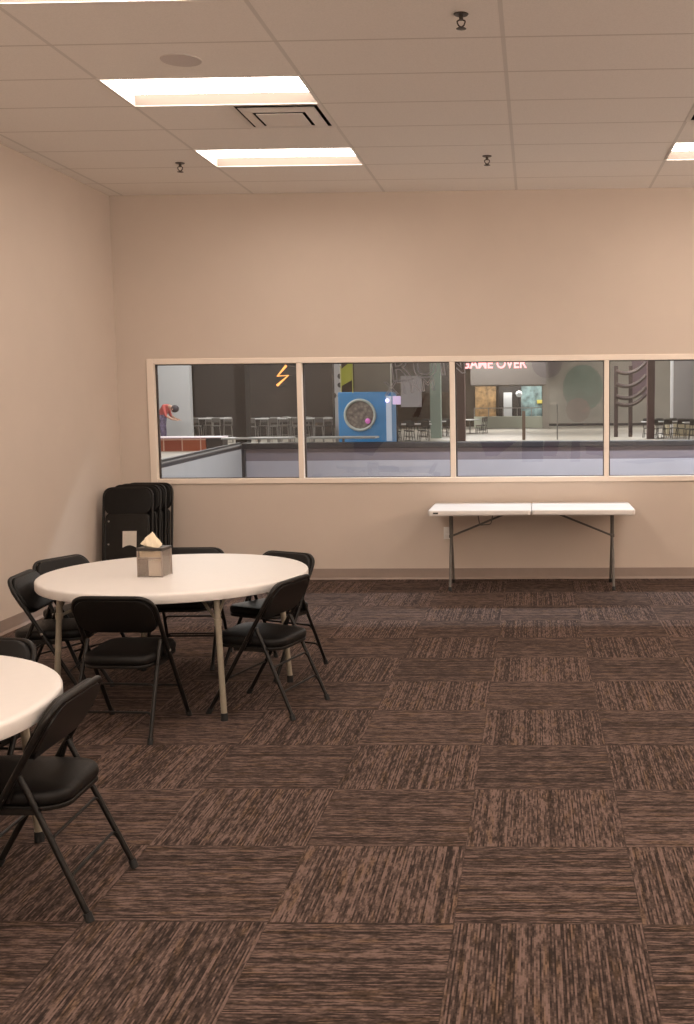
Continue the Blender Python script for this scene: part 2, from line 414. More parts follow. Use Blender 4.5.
for i, j in LIGHTS:
    lab = {(0, 4): 'nearer and larger of the two lit rectangular ceiling lights on the left', (0, 1): 'farther of the two lit rectangular ceiling lights on the left, nearest the window wall',
           (3, 1): 'lit rectangular ceiling light cut off by the right edge of the photo'}.get((i, j))
    if not lab:
        lab = ('ceiling light over the %s side of the room, %s row back from the window wall'
               % ('left' if i == 0 else 'right', {4: 'second', 7: 'third', 10: 'fourth', 13: 'fifth', 16: 'sixth', 19: 'seventh'}[j]))
    troffer(i, j, lab)
def vent(i, j, label):
    x0, x1, y0, y1 = cell(i, j, .5); cx, cy = (x0+x1)/2, (y0+y1)/2; h = TD/2
    t = thing('air_vent', label, 'vent', (cx, cy, HC), 0, 'square ceiling air vents')
    bm = B(); v = [bm.verts.new(p) for p in ((-h, -h, .12), (h, -h, .12), (h, h, .12), (-h, h, .12))]; bm.faces.new(v)
    for k in range(4):
        a = (-h, -h), (h, -h), (h, h), (-h, h)
        p, q = a[k], a[(k+1) % 4]
        bm.faces.new([bm.verts.new((p[0], p[1], 0.0)), bm.verts.new((q[0], q[1], 0)), bm.verts.new((q[0], q[1], .12)), bm.verts.new((p[0], p[1], .12))])
    obj('duct', bm, VENTD, t, False)
    def ring(r0, z0, r1, z1, th=.004):
        bm = B()
        for zz in (0, th):
            A = [bm.verts.new((sx*r0, sy*r0, z0+zz)) for sx, sy in ((-1, -1), (1, -1), (1, 1), (-1, 1))]
            C = [bm.verts.new((sx*r1, sy*r1, z1+zz)) for sx, sy in ((-1, -1), (1, -1), (1, 1), (-1, 1))]
            for k in range(4): bm.faces.new((A[k], A[(k+1) % 4], C[(k+1) % 4], C[k]))
        return bm
    obj('flange', ring(h, -.002, h-.03, -.002), VENTW, t, False)
    obj('cone', ring(h-.052, -.010, h-.128, -.020), VENTW, t, False)
    bm = B(); box(bm, -(h-.15), h-.15, -(h-.15), h-.15, -.026, -.020, .002); obj('center_plate', bm, VENTW, t, False)
    return t
vent(.5, 3, 'square white air vent between the two lit ceiling lights on the left')
vent(3.0, 3, 'square white air vent cut off by the right edge of the photo')
# round speaker grille
t = thing('ceiling_speaker', 'round grey ceiling speaker grille beside the nearer left light', 'speaker', (-1.983, 6.277, HC))
bm = B(); lathe(bm, [(.105, -.003), (.112, -.004), (.115, 0)], 40); obj('rim', bm, SPKM, t)
bm = B(); lathe(bm, [(0, -.004), (.105, -.003)], 40); obj('grille', bm, SPKM, t)
def sprinkler(x, y, label):
    t = thing('fire_sprinkler', label, 'sprinkler', (x, y, HC), 0, 'ceiling fire sprinklers')
    bm = B(); lathe(bm, [(0, -.006), (.034, -.005), (.038, 0)], 24); obj('escutcheon', bm, BRASS, t)
    bm = B(); tube(bm, [(0, 0, -.005), (0, 0, -.03)], .011, 10)
    tube(bm, fillet([(-.0, 0, -.026), (-.022, 0, -.034), (-.014, 0, -.056), (0, 0, -.064)], .008), .004, 6)
    tube(bm, fillet([(.0, 0, -.026), (.022, 0, -.034), (.014, 0, -.056), (0, 0, -.064)], .008), .004, 6)
    obj('frame', bm, BRASS, t)
    bm = B(); lathe(bm, [(0, -.066), (.02, -.067), (.026, -.071), (.02, -.073), (0, -.073)], 20); obj('deflector', bm, BRASS, t)
sprinkler(-.358, 5.633, 'dark fire sprinkler nearest the top edge of the photo')
sprinkler(-2.844, 8.879, 'dark fire sprinkler left of the farther left ceiling light')
sprinkler(-.367, 8.793, 'dark fire sprinkler in mid ceiling close to the window wall')
# wall outlet behind the folding table
t = thing('wall_outlet', 'white outlet cover plate on the wall behind the white folding table leg', 'outlet', (at(447.5, 533, YB).x, YB, at(447.5, 533, YB).z))
bm = B(); box(bm, -.036, .036, -.006, 0, -.058, .058, .002); obj('cover_plate', bm, WHITEP, t)
for dz in (-.02, .02):
    bm = B(); box(bm, -.017, .017, -.009, -.004, dz-.014, dz+.014, .002); obj('socket', bm, WHITEP, t)

# ------------------------------------------------------------------ folding chair (faces local +Y)
TY0, TYS = .26, .592        # front tube: y = TY0 - TYS*z
def ty(z): return TY0 - TYS*z
def make_chair():
    t = thing('folding_chair', 'chair', 'chair', group='black folding chairs at the round tables')
    hw, zt, zh = .213, .722, .50
    tr = .0115
    # back frame from hinge up and over
    bm = B(); tube(bm, fillet([(-hw, ty(zh), zh), (-hw, ty(zt), zt), (hw, ty(zt), zt), (hw, ty(zh), zh)], .085, 9), tr, 10)
    obj('back_frame', bm, BLACKM, t)
    for s in (-1, 1):
        bm = B(); tube(bm, [(s*hw, ty(zh), zh), (s*(hw+.004), ty(.012), .012)], tr, 10)
        lg = obj('leg', bm, BLACKM, t)
        bm = B(); tube(bm, [(s*(hw+.004), ty(.03), .03), (s*(hw+.004), ty(0), 0.0)], tr+.004, 10); obj('foot_cap', bm, RUBBER, lg)
    for s in (-1, 1):
        bm = B(); tube(bm, fillet([(s*(hw-.02), -.035, .485), (s*(hw-.02), -.075, .40), (s*.207, -.25, .012)], .05), tr-.001, 10)
        lg = obj('leg', bm, BLACKM, t)
        bm = B(); tube(bm, [(s*.207, -.242, .03), (s*.207, -.252, 0.0)], tr+.003, 10); obj('foot_cap', bm, RUBBER, lg)
    # stretchers: two low bars between the rear legs, one between the front tubes
    def rl(z): return -.25 + (.40-z)*0 + z*.4375
    for z in (.275, .145):
        bm = B(); y = rl(z); k = .207-.014*z/.4
        tube(bm, fillet([(-k, rl(z-.035), z-.035), (-k+.014, rl(z), z), (k-.014, rl(z), z), (k, rl(z-.035), z-.035)], .028), .0062, 8)
        obj('stretcher', bm, BLACKM, t)
    bm = B(); z = .20; tube(bm, [(-hw, ty(z), z), (hw, ty(z), z)], .0062, 8); obj('stretcher', bm, BLACKM, t)
    # hinge straps under the seat
    for s in (-1, 1):
        bm = B(); tube(bm, [(s*(hw-.009), ty(.5)+.002, .498), (s*(hw-.012), .0, .40)], .007, 8)
        box(bm, s*(hw-.016)-.003, s*(hw-.016)+.003, -.10, .10, .358, .378)
        br = obj('seat_bracket', bm, BLACKM, t)
        bm = B(); q = Matrix.Translation((s*(hw+.010), ty(.42), .42)) @ Matrix.Rotation(PI/2, 4, 'Y')
        lathe(bm, [(0, .005), (.006, .004), (.008, 0), (0, 0)], 12); bmesh.ops.transform(bm, matrix=q, verts=bm.verts); obj('rivet', bm, STEEL, br)
    # seat cushion, slightly narrower to the rear, on a thin pan
    def warp(p):
        f = (p.y+.2)/.4
        return Vector((p.x*(.93+.07*f), p.y + .02*(1-(p.x/.2)**2)*(1 if p.y > 0 else -.6)*min(1, abs(p.y)/.2), p.z + .012*f))
    M = Matrix.Translation((0, .034, .373))
    bm = B(); pad(bm, .392, .40, .085, 0, .053, .022, M, warp, .008); st = obj('seat', bm, BLACKV, t)
    bm = B(); pad(bm, .386, .394, .08, -.012, .004, .004, M, warp); obj('seat_pan', bm, BLACKM, st)
    # backrest along the front tube plane
    ang = math.atan(TYS); zc = .624
    R = Matrix.Translation((0, ty(zc)+.004, zc)) @ Matrix.Rotation(PI/2 + ang, 4, 'X')
    def cur(p): return Vector((p.x, p.y, p.z - .014*(1-(p.x/.2)**2)))
    bm = B(); pad(bm, .415, .222, .082, -.018, .020, .014, R, cur, .004); br = obj('backrest', bm, BLACKV, t)
    bm = B(); pad(bm, .405, .212, .075, .010, .0245, .003, R, cur); bk = obj('back_shell', bm, BLACKM, br)
    return t

chair0 = make_chair()
_used = []
CH = [  # centre x, y, facing vector, label
    (-1.720, 3.557, (-1, -.015), 'nearest black folding chair, turned sideways at the right of the cut-off round table'),
    (-2.115, 5.445, (.05, 1), 'black folding chair, back to us, at the near side of the whole round table'),
    (-1.485, 5.866, (-.966, .26), 'black folding chair at the right of the whole round table, by its tan leg'),
    (-1.66, 6.72, (-.45, -.9), 'black folding chair mostly hidden behind the right rim of the whole round table'),
    (-2.28, 6.93, (.03, -1), 'black folding chair at the far side of the whole round table, behind the napkin box'),
    (-2.85, 6.60, (.92, -.39), 'black folding chair far left at the whole round table, lit backrest top above the rim'),
    (-2.775, 6.05, (.985, .1), 'leftmost black folding chair, beside the left wall, facing right to the whole round table'),
    (-2.275, 4.17, (-.10, -.99), 'black folding chair behind the cut-off round table, only its backrest top showing'),
]
chairs = []
for k, (x, y, f, lab) in enumerate(CH):
    c = chair0 if k == 0 else copy_tree(chair0)
    c.location = (x, y, 0); c.rotation_euler = (0, 0, math.atan2(f[1], f[0])-PI/2); c['label'] = lab; chairs.append(c)

# ------------------------------------------------------------------ round folding tables
def make_round_table():
    t = thing('round_table', '-', 'table', group='white round folding tables')
    R, ZT, TH = .762, .713, .055
    prof = [(0, ZT), (R-.03, ZT), (R-.010, ZT-.002), (R-.003, ZT-.007), (R, ZT-.014), (R, ZT-TH+.006), (R-.004, ZT-TH), (R-.02, ZT-TH), (R-.024, ZT-.02), (0, ZT-.02)]
    bm = B(); lathe(bm, prof, 96); obj('tabletop', bm, TABLEW, t)
    feet = [(.434, -.600), (.607, .20), (-.434, .600), (-.56, -.405)]
    tops = [(.40, -.555), (.56, .185), (-.40, .555), (-.52, -.375)]
    hub = (0, 0, ZT-.035)
    for k, (f, p) in enumerate(zip(feet, tops)):
        bm = B(); P = Vector((*p, ZT-.022)); F = Vector((*f, .0))
        tube(bm, [P, F+Vector((0, 0, .03))], .0165, 12)
        lg = obj('leg', bm, LEGT, t)
        bm = B(); tube(bm, [F+Vector((0, 0, .042)), F], .0195, 12); obj('foot_cap', bm, RUBBER, lg)
        c = P.lerp(F, .24)
        bm = B(); tube(bm, [c+Vector((0, 0, .018)), c-Vector((0, 0, .018))], .0205, 12)
        d = Vector((-p[1], p[0], 0)).normalized()
        box(bm, c.x-.012, c.x+.012, c.y-.012, c.y+.012, c.z-.008, c.z+.02)
        obj('collar', bm, LEGT, lg)
        bm = B(); tube(bm, [c, Vector((p[0]*.35, p[1]*.35, ZT-.026))], .0085, 8)
        obj('brace', bm, LEGT, lg)
        m = feet[k ^ 1] if k in (0, 1) else feet[5-k]
        bm = B(); q = P + (Vector((*m, 0))-Vector((*f, 0))).normalized()*.13; q.z = ZT-.026
        tube(bm, [P.lerp(F, .20), q], .008, 8); obj('brace', bm, LEGT, lg)
    for a, b in ((0, 1), (2, 3)):
        bm = B(); A = Vector((*tops[a], ZT-.034)); Bq = Vector((*tops[b], ZT-.034)); tube(bm, [A, Bq], .012, 10); obj('crossbar', bm, LEGT, t)
    for s in (-1, 1):
        bm = B(); d = Vector((.965, .26, 0))*.46; n = Vector((-.26, .965, 0))*.16*s
        tube(bm, [n-d+Vector((0, 0, ZT-.03)), n+d+Vector((0, 0, ZT-.03))], .011, 8); obj('rail', bm, LEGT, t)
    return t
rt_ = make_round_table()
rt_.location = (-2.1005, 6.197, 0); rt_['label'] = 'whole white round folding table with the napkin box on it'
r2 = copy_tree(rt_); r2.location = (-2.378, 3.41, 0); r2.rotation_euler = (0, 0, math.radians(-73)); r2['label'] = 'white round folding table cut off by the left edge of the photo'

# ------------------------------------------------------------------ napkin box on the round table
TZ = .713
cad = thing('napkin_box', 'clear napkin box with dark rim standing on the white round table', 'napkin holder', (-2.17, 6.05, TZ), math.radians(-6))
hx, hy, hh = .072, .062, .165
bm = B(); th = .004
box(bm, -hx, hx, -hy, -hy+th, 0, hh-.016); box(bm, -hx, hx, hy-th, hy, 0, hh-.016); box(bm, -hx, -hx+th, -hy+th, hy-th, 0, hh-.016); box(bm, hx-th, hx, -hy+th, hy-th, 0, hh-.016); box(bm, -hx+th, hx-th, -hy+th, hy-th, 0, .004)
obj('clear_case', bm, ACRYL, cad, False)
bm = B()
for a, b, c, d in ((-hx-.003, hx+.003, -hy-.003, -hy+.03), (-hx-.003, hx+.003, hy-.03, hy+.003), (-hx-.003, -hx+.03, -hy+.03, hy-.03), (hx-.03, hx+.003, -hy+.03, hy-.03)):
    box(bm, a, b, c, d, hh-.015, hh)
obj('rim', bm, RIMD, cad, False)
bm = B()
for sx in (-1, 1):
    for sy in (-1, 1): box(bm, sx*hx-.003, sx*hx+.003, sy*hy-.003, sy*hy+.003, 0, hh-.018)
box(bm, -hx, hx, -hy-.002, -hy+.004, .104, .110)
obj('edge_strip', bm, mat('smoky_edge', (.28, .23, .20), .3), cad, False)
R6 = Matrix.Translation((-2.17, 6.05, TZ)) @ Matrix.Rotation(math.radians(-6), 4, 'Z')
def layered(bm, x0, x1, y0, y1, z0, z1, n):
    for k in range(n):
        a, b = z0+(z1-z0)*k/n, z0+(z1-z0)*(k+.85)/n; j = random.uniform(-.0015, .0015)
        box(bm, x0+j, x1+j, y0-j, y1-j, a, b)
t = thing('napkin_stack', 'white napkin stack low inside the clear napkin box', 'napkins', R6 @ Vector((.014, 0, .0045)), math.radians(-6))
bm = B(); layered(bm, -.025, .050, -.054, .05, 0, .085, 14); obj('napkins', bm, NAPKINW, t, False)
t = thing('napkin_stack', 'cream napkin stack high inside the clear napkin box, under the dark rim', 'napkins', R6 @ Vector((.0, 0, .111)), math.radians(-6))
bm = B(); layered(bm, -.062, .062, -.052, .052, 0, .034, 6); obj('napkins', bm, NAPKIN, t, False)
# crumpled napkin sticking out of the top
def napkin():
    bm = B(); rnd = random.Random(5)
    P = dict(a=(-.078, -.022, .022), b=(-.052, -.012, .058), c=(-.008, .0, .092), d=(-.022, -.036, .016), e=(.046, -.030, .002), f=(.024, -.006, .060), g=(.034, .026, .020), h=(-.046, .028, .026), k=(-.012, -.016, -.004), m=(.006, .012, -.004))
    V_ = {n: bm.verts.new(p) for n, p in P.items()}
    for f in ('abd', 'bcd', 'dce', 'cfe', 'cgf', 'fge', 'chg', 'bhc', 'abh', 'akd', 'dke', 'ahm', 'akm', 'mge', 'mke', 'hgm'):
        bm.faces.new([V_[q] for q in f])
    bmesh.ops.subdivide_edges(bm, edges=bm.edges[:], cuts=2, use_grid_fill=True)
    for v in bm.verts: v.co += Vector((rnd.uniform(-1, 1), rnd.uniform(-1, 1), rnd.uniform(-1, 1)))*.0022
    return bm
nk = obj('crumpled_napkin', napkin(), NAPKIN, None, False)
nk.location = R6 @ Vector((.004, -.002, .158)); nk.rotation_euler = (0, 0, math.radians(-14)); nk.scale = (1.0, 1.0, 1.0)
tag(nk, 'crumpled cream napkin sticking out of the top of the napkin box', 'napkin')

# ------------------------------------------------------------------ bifold table at the back wall
ft = thing('folding_table', 'white rectangular folding table standing against the back wall under the window', 'table', (-.035, 9.765, 0))
L_, D_, ZT = .908, .365, .738
bm = B()
for s in (-1, 1):
    M = Matrix.Translation((s*(L_/2+.0002), 0, 0))
    pad(bm, L_-.002, 2*D_, .035, ZT-.052, ZT, .012, M)
# drop the two ends of the rim a little
for v in bm.verts:
    if v.co.z < ZT-.03 and abs(v.co.x) < .77: v.co.z += .006
tp = obj('tabletop', bm, TABLEW, ft)
bm = B(); box(bm, -.86, -.815, -D_-.0015, -D_+.003, ZT-.032, ZT-.018); obj('label_plate', bm, LABELD, tp)
for s in (-1, 1):
    bm = B(); X = s*.73
    jz = .47
    tube(bm, [(X, -.028, ZT-.012), (X, -.028, jz), ], .016, 10); tube(bm, [(X, .028, ZT-.012), (X, .028, jz)], .016, 10)
    obj('leg_column', bm, LEGG, ft)
    for q in (-1, 1):
        bm = B(); tube(bm, fillet([(X, q*.028, jz+.03), (X, q*.028, jz-.01), (X, q*.225, .025)], .04), .0125, 10); lg = obj('leg', bm, LEGG, ft)
        bm = B(); tube(bm, [(X, q*.221, .035), (X, q*.229, 0)], .016, 10); obj('foot_cap', bm, RUBBER, lg)
    bm = B(); box(bm, X-.018, X+.018, -.045, .045, jz-.015, jz+.015, .004); obj('collar', bm, LEGG, ft)
    bm = B(); tube(bm, [(X-s*.01, 0, jz), (s*.20, 0, ZT-.055)], .0095, 8); obj('brace', bm, LEGG, ft)
    bm = B(); tube(bm, [(X, -.24, ZT-.025), (X, .24, ZT-.025)], .011, 8); obj('crossbar', bm, LEGG, ft)
bm = B(); tube(bm, fillet([(-.48, -.2, ZT-.02), (-.46, -.2, ZT-.15), (-.36, -.2, ZT-.14), (-.335, -.2, ZT-.02)], .02), .005, 8); obj('latch_wire', bm, LEGG, ft)
for s in (-1, 1):
    bm = B(); box(bm, -.74, .74, s*.20-.01, s*.20+.01, ZT-.048, ZT-.02); obj('rail', bm, LEGG, ft, False)

# ------------------------------------------------------------------ folded chairs leaning at the back wall
def make_folded():
    t = thing('folded_chair', '-', 'chair', group='folded black chairs against the back wall')
    H, hw, tr = .925, .218, .0115
    bm = B(); tube(bm, fillet([(-hw, 0, .02), (-hw, 0, H), (hw, 0, H), (hw, 0, .02)], .085, 9), tr, 10); obj('back_frame', bm, BLACKM, t)
    for s in (-1, 1):
        bm = B(); tube(bm, [(s*hw, 0, .03), (s*hw, 0, 0)], tr+.004, 10); obj('foot_cap', bm, RUBBER, t)
    for s in (-1, 1):
        bm = B(); tube(bm, [(s*.194, -.022, .60), (s*.19, -.022, .07)], tr-.001, 10); obj('leg', bm, BLACKM, t)
    for z in (.2, .32):
        bm = B(); tube(bm, [(-.19, -.022, z), (.19, -.022, z)], .0062, 8); obj('stretcher', bm, BLACKM, t)
    RX = Matrix.Rotation(PI/2, 4, 'X')
    bm = B(); pad(bm, .43, .235, .085, -.022, .018, .014, Matrix.Translation((0, 0, H-.118)) @ RX); obj('backrest', bm, BLACKV, t)
    bm = B(); pad(bm, .40, .42, .045, -.022, .022, .015, Matrix.Translation((0, .0, H-.428)) @ RX); st = obj('seat', bm, BLACKV, t)
    bm = B(); pad(bm, .385, .40, .035, .014, .026, .004, Matrix.Translation((0, .0, H-.428)) @ RX); obj('seat_pan', bm, BLACKM, st)
    for s in (-1,):
        for dz in (-.185, .015):
            bm = B(); lathe(bm, [(0, .005), (.007, .004), (.009, 0), (0, 0)], 12)
            bmesh.ops.transform(bm, matrix=Matrix.Translation((s*.163, -.0255, H-.305+dz)) @ RX, verts=bm.verts)
            obj('bolt', bm, STEEL, st)
    return t
fc0 = make_folded()
FL = ['foremost folded black chair with a paper label, left in the stack against the back wall',
      'second folded black chair from the front in the stack against the back wall',
      'third folded black chair from the front in the stack against the back wall',
      'rearmost folded black chair, rightmost of the stack against the back wall']
cx0 = -3.637
for k in range(4):
    c = fc0 if k == 0 else copy_tree(fc0)
    c['label'] = FL[k]
    c.location = (cx0+(0, .03, .045, .07)[k], 9.42+.11*k, 0); c.rotation_euler = (math.radians(-9.0+.4*k), 0, math.radians((2, -1, 1, -2)[k]))
    c.scale = (1, 1, 1.025+.015*(k > 0))
    if k == 0: front_stack = c
# paper label stuck under the front chair's seat
bm = B(); pl = [(-.062, .075), (.062, .075), (.062, -.07)]
pl += [(.062-.124*q/8, -.07+.022*math.sin(PI*q/8)) for q in range(1, 8)] + [(-.062, -.07)]
prism(bm, [(x, z) for x, z in pl], -.0295, -.0275)
pb = obj('paper_label', bm, PAPER, None, False); pb.parent = kids(front_stack)[0].parent; pb.location = (.025, 0, .475); pb['label'] = 'pale paper label'

exec_hall = True
# ================================================================== games hall beyond the window
HG = mat('hall_concrete_floor', (.26, .238, .205), .45, noise=.08, nscale=.6)
HDARK = mat('hall_dark_wall', (.017, .0135, .012), .7, noise=.1, nscale=.5)
HTAN = mat('hall_tan_wall', (.085, .065, .048), .8, noise=.1, nscale=2)
HGREY = mat('hall_grey_wall', (.31, .29, .255), .8, noise=.06, nscale=1)
HLGREY = mat('hall_light_panel', (.50, .51, .53), .6)
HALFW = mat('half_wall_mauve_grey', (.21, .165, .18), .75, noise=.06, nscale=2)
HALFL = mat('half_wall_light_grey', (.45, .405, .385), .75, noise=.05, nscale=2)
CAPD = mat('dark_rail', (.022, .018, .02), .4)
HX0, HX1, HY0, HY1 = -24, 16, YB+.15, 72.5
bm = B(); box(bm, HX0, HX1, HY0, HY1+.5, -.06, -.0); struct('floor_hall', bm, HG)
bm = B(); box(bm, HX0, at(549, 400, HY1).x, HY1, HY1+.3, 0, 7.4); struct('wall_hall_back', bm, HTAN)
bm = B(); box(bm, at(549, 400, HY1).x, HX1, HY1, HY1+.3, 0, 7.4); struct('wall_hall_right_back', bm, HGREY)
bm = B(); box(bm, at(549, 400, HY1).x, HX1, HY1-.04, HY1, 0, .16); struct('baseboard_hall', bm, CAPD)
bm = B(); box(bm, HX0-.2, HX0, HY0, HY1, 0, 7.4); struct('wall_hall_left', bm, HDARK)
bm = B(); box(bm, HX1, HX1+.2, HY0, HY1, 0, 7.4); struct('wall_hall_right', bm, HGREY)
bm = B(); box(bm, HX0, HX1, HY0-.3, HY1, 7.4, 7.6); struct('ceiling_hall', bm, HDARK)
bm = B(); box(bm, HX0, XL-.15, HY0-.15, HY0, 0, 7.4); box(bm, XR+.15, HX1, HY0-.15, HY0, 0, 7.4); box(bm, XL-.15, XR+.15, HY0-.15, HY0, HC+.2, 7.4); struct('wall_hall_front', bm, HGREY)
# low walls along the aisle, with dark rails
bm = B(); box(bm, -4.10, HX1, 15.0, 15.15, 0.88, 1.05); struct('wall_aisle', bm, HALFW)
bm = B(); box(bm, -4.10, HX1, 14.99, 15.15, 0, .88, .004); struct('wall_aisle_lower_lit', bm, mat('lavender_grey_aisle_light', (.42, .375, .40), .7, noise=.06, nscale=2))  # aisle light on the lower half wall put into a lighter colour
bm = B()
lw = [(-3.74, 10.36), (-4.08, 15.0), (-4.22, 15.0), (-3.88, 10.36)]
a = [bm.verts.new((x, y, 0)) for x, y in lw]; b = [bm.verts.new((x, y, 1.05)) for x, y in lw]
bm.faces.new(b)
for k in range(4): bm.faces.new((a[k], a[(k+1) % 4], b[(k+1) % 4], b[k]))
struct('wall_aisle_left', bm, HALFL)
bm = B(); box(bm, -4.10, HX1, 14.94, 15.2, 1.05, 1.13, .01); struct('trim_2', bm, CAPD)
bm = B(); tube(bm, [(-3.79, 10.40, 1.065), (-4.12, 15.0, 1.09)], .055, 14); struct('trim_3', bm, CAPD, True)
bm = B(); box(bm, -4.13, -4.03, 14.93, 15.0, 0, 1.05); struct('trim_4', bm, CAPD)

def slab(name, u0, u1, v0, v1, Y, depth, m, label, cat, group=None, to_floor=False, bev=.01):
    p, q = at(u0, v0, Y), at(u1, v1, Y); cx = (p.x+q.x)/2; z0 = 0 if to_floor else q.z
    bm = B(); box(bm, p.x-cx, q.x-cx, 0, depth, 0, p.z-z0, bev)
    o = obj(name, bm, m, None, False); o.location = (cx, Y, z0)
    return tag(o, label, cat, group)
def hang(o, xs, ztop, y=0.0, r=.012):
    bm = B()
    for x in xs: tube(bm, [(x, y, ztop), (x, y, 7.4-o.location.z)], r, 6)
    return obj('hanger', bm, CAPD, o)
def stand(o, x, y=0.06, r=.03):
    bm = B(); tube(bm, [(x, y, .0), (x, y, -o.location.z)], r, 8)
    return obj('stand', bm, CAPD, o)
def hall_struct(name, u0, u1, v0, v1, Y, depth, m, to_floor=True):
    p, q = at(u0, v0, Y), at(u1, v1, Y); z0 = 0 if to_floor else q.z
    bm = B(); box(bm, p.x, q.x, Y, Y+depth, z0, p.z); return struct(name, bm, m)
# structural pieces
hall_struct('wall_hall_dark', 192, 334, 330, 450, 52, .3, HDARK)
hall_struct('wall_hall_pale', 120, 192, 366, 450, 41, .3, HLGREY)
hall_struct('trim_5', 232, 247, 330, 450, 30, .5, HDARK)                    # dark pillar
hall_struct('wall_reflection_panel', 353, 391, 330, 395, 60, .3, HGREY, False)  # grey panel standing in for the rear wall's reflection in the glass
hall_struct('wall_hall_upper', 391, 458, 330, 392, 66, .3, HDARK, False)
hall_struct('trim_6', 470, 546, 330, 384.5, 64, 6, mat('soffit_grey', (.17, .155, .145), .8), False)            # soffit over the counter area
hall_struct('trim_7', 542, 549, 330, 424, 66, .8, HGREY)                    # grey pillar
hall_struct('trim_8', 454, 465, 330, 424, 46, .5, mat('dark_red_column', (.085, .04, .036), .6))
hall_struct('trim_9', 648, 654.5, 330, 430, 47, .4, mat('maroon_column', (.06, .022, .026), .6))
hall_struct('trim_10', 674, 693, 330, 430, 52, .8, mat('slate_column', (.20, .19, .195), .7))
hall_struct('trim_11', 429, 441, 330, 425, 50, .5, mat('sage_column', (.17, .22, .19), .7))

def dots_mat():
    m = mat('spotted_white', (.45, .44, .44), .6); nt = m.node_tree; p = nt.nodes['Principled BSDF']
    tc = nt.nodes.new('ShaderNodeTexCoord'); v = nt.nodes.new('ShaderNodeTexVoronoi'); v.inputs['Scale'].default_value = 2.6; v.inputs['Randomness'].default_value = .35
    r = nt.nodes.new('ShaderNodeValToRGB'); r.color_ramp.interpolation = 'CONSTANT'; r.color_ramp.elements[0].color = (.03, .03, .03, 1); r.color_ramp.elements[1].position = .30; r.color_ramp.elements[1].color = (.42, .41, .42, 1)
    nt.links.new(tc.outputs['Object'], v.inputs['Vector']); nt.links.new(v.outputs['Distance'], r.inputs['Fac']); nt.links.new(r.outputs['Color'], p.inputs['Base Color'])
    return m
hall_struct('trim_12', 333, 341, 330, 432, 45, .4, dots_mat())

# snack counter with red front, person leaning behind it
ct = thing('counter', 'red tiled counter with a glowing white top behind the left window pane', 'counter', (at(182, 440, 38).x, 38, 0))
p0, p1 = at(140, 438.5, 38), at(206, 450, 38)
bm = B(); box(bm, p0.x-ct.location.x, p1.x-ct.location.x, 0, .7, 0, p0.z, .01)
def tile_mat():
    m = mat('red_tile', (.30, .07, .035), .35); nt = m.node_tree; p = nt.nodes['Principled BSDF']
    tc = nt.nodes.new('ShaderNodeTexCoord'); mp = nt.nodes.new('ShaderNodeMapping'); mp.inputs['Rotation'].default_value = (PI/2, 0, 0)
    b = nt.nodes.new('ShaderNodeTexBrick'); b.offset = 0; b.inputs['Scale'].default_value = 1.0; b.inputs['Brick Width'].default_value = .66; b.inputs['Row Height'].default_value = .42; b.inputs['Mortar Size'].default_value = .02
    b.inputs['Color1'].default_value = (.34, .075, .03, 1); b.inputs['Color2'].default_value = (.25, .05, .035, 1); b.inputs['Mortar'].default_value = (.62, .40, .32, 1)
    nt.links.new(tc.outputs['Object'], mp.inputs[0]); nt.links.new(mp.outputs[0], b.inputs['Vector']); nt.links.new(b.outputs['Color'], p.inputs['Base Color'])
    return m
obj('counter_front', bm, tile_mat(), ct, False)
p1b = at(222, 437, 38)
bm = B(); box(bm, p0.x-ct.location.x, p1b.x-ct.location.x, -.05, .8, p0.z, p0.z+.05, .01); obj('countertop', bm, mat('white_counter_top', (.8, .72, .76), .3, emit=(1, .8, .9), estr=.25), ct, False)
bm = B(); box(bm, p1.x-ct.location.x, p1b.x-ct.location.x, .05, .7, 0, p0.z, .01); obj('counter_end', bm, CAPD, ct, False)
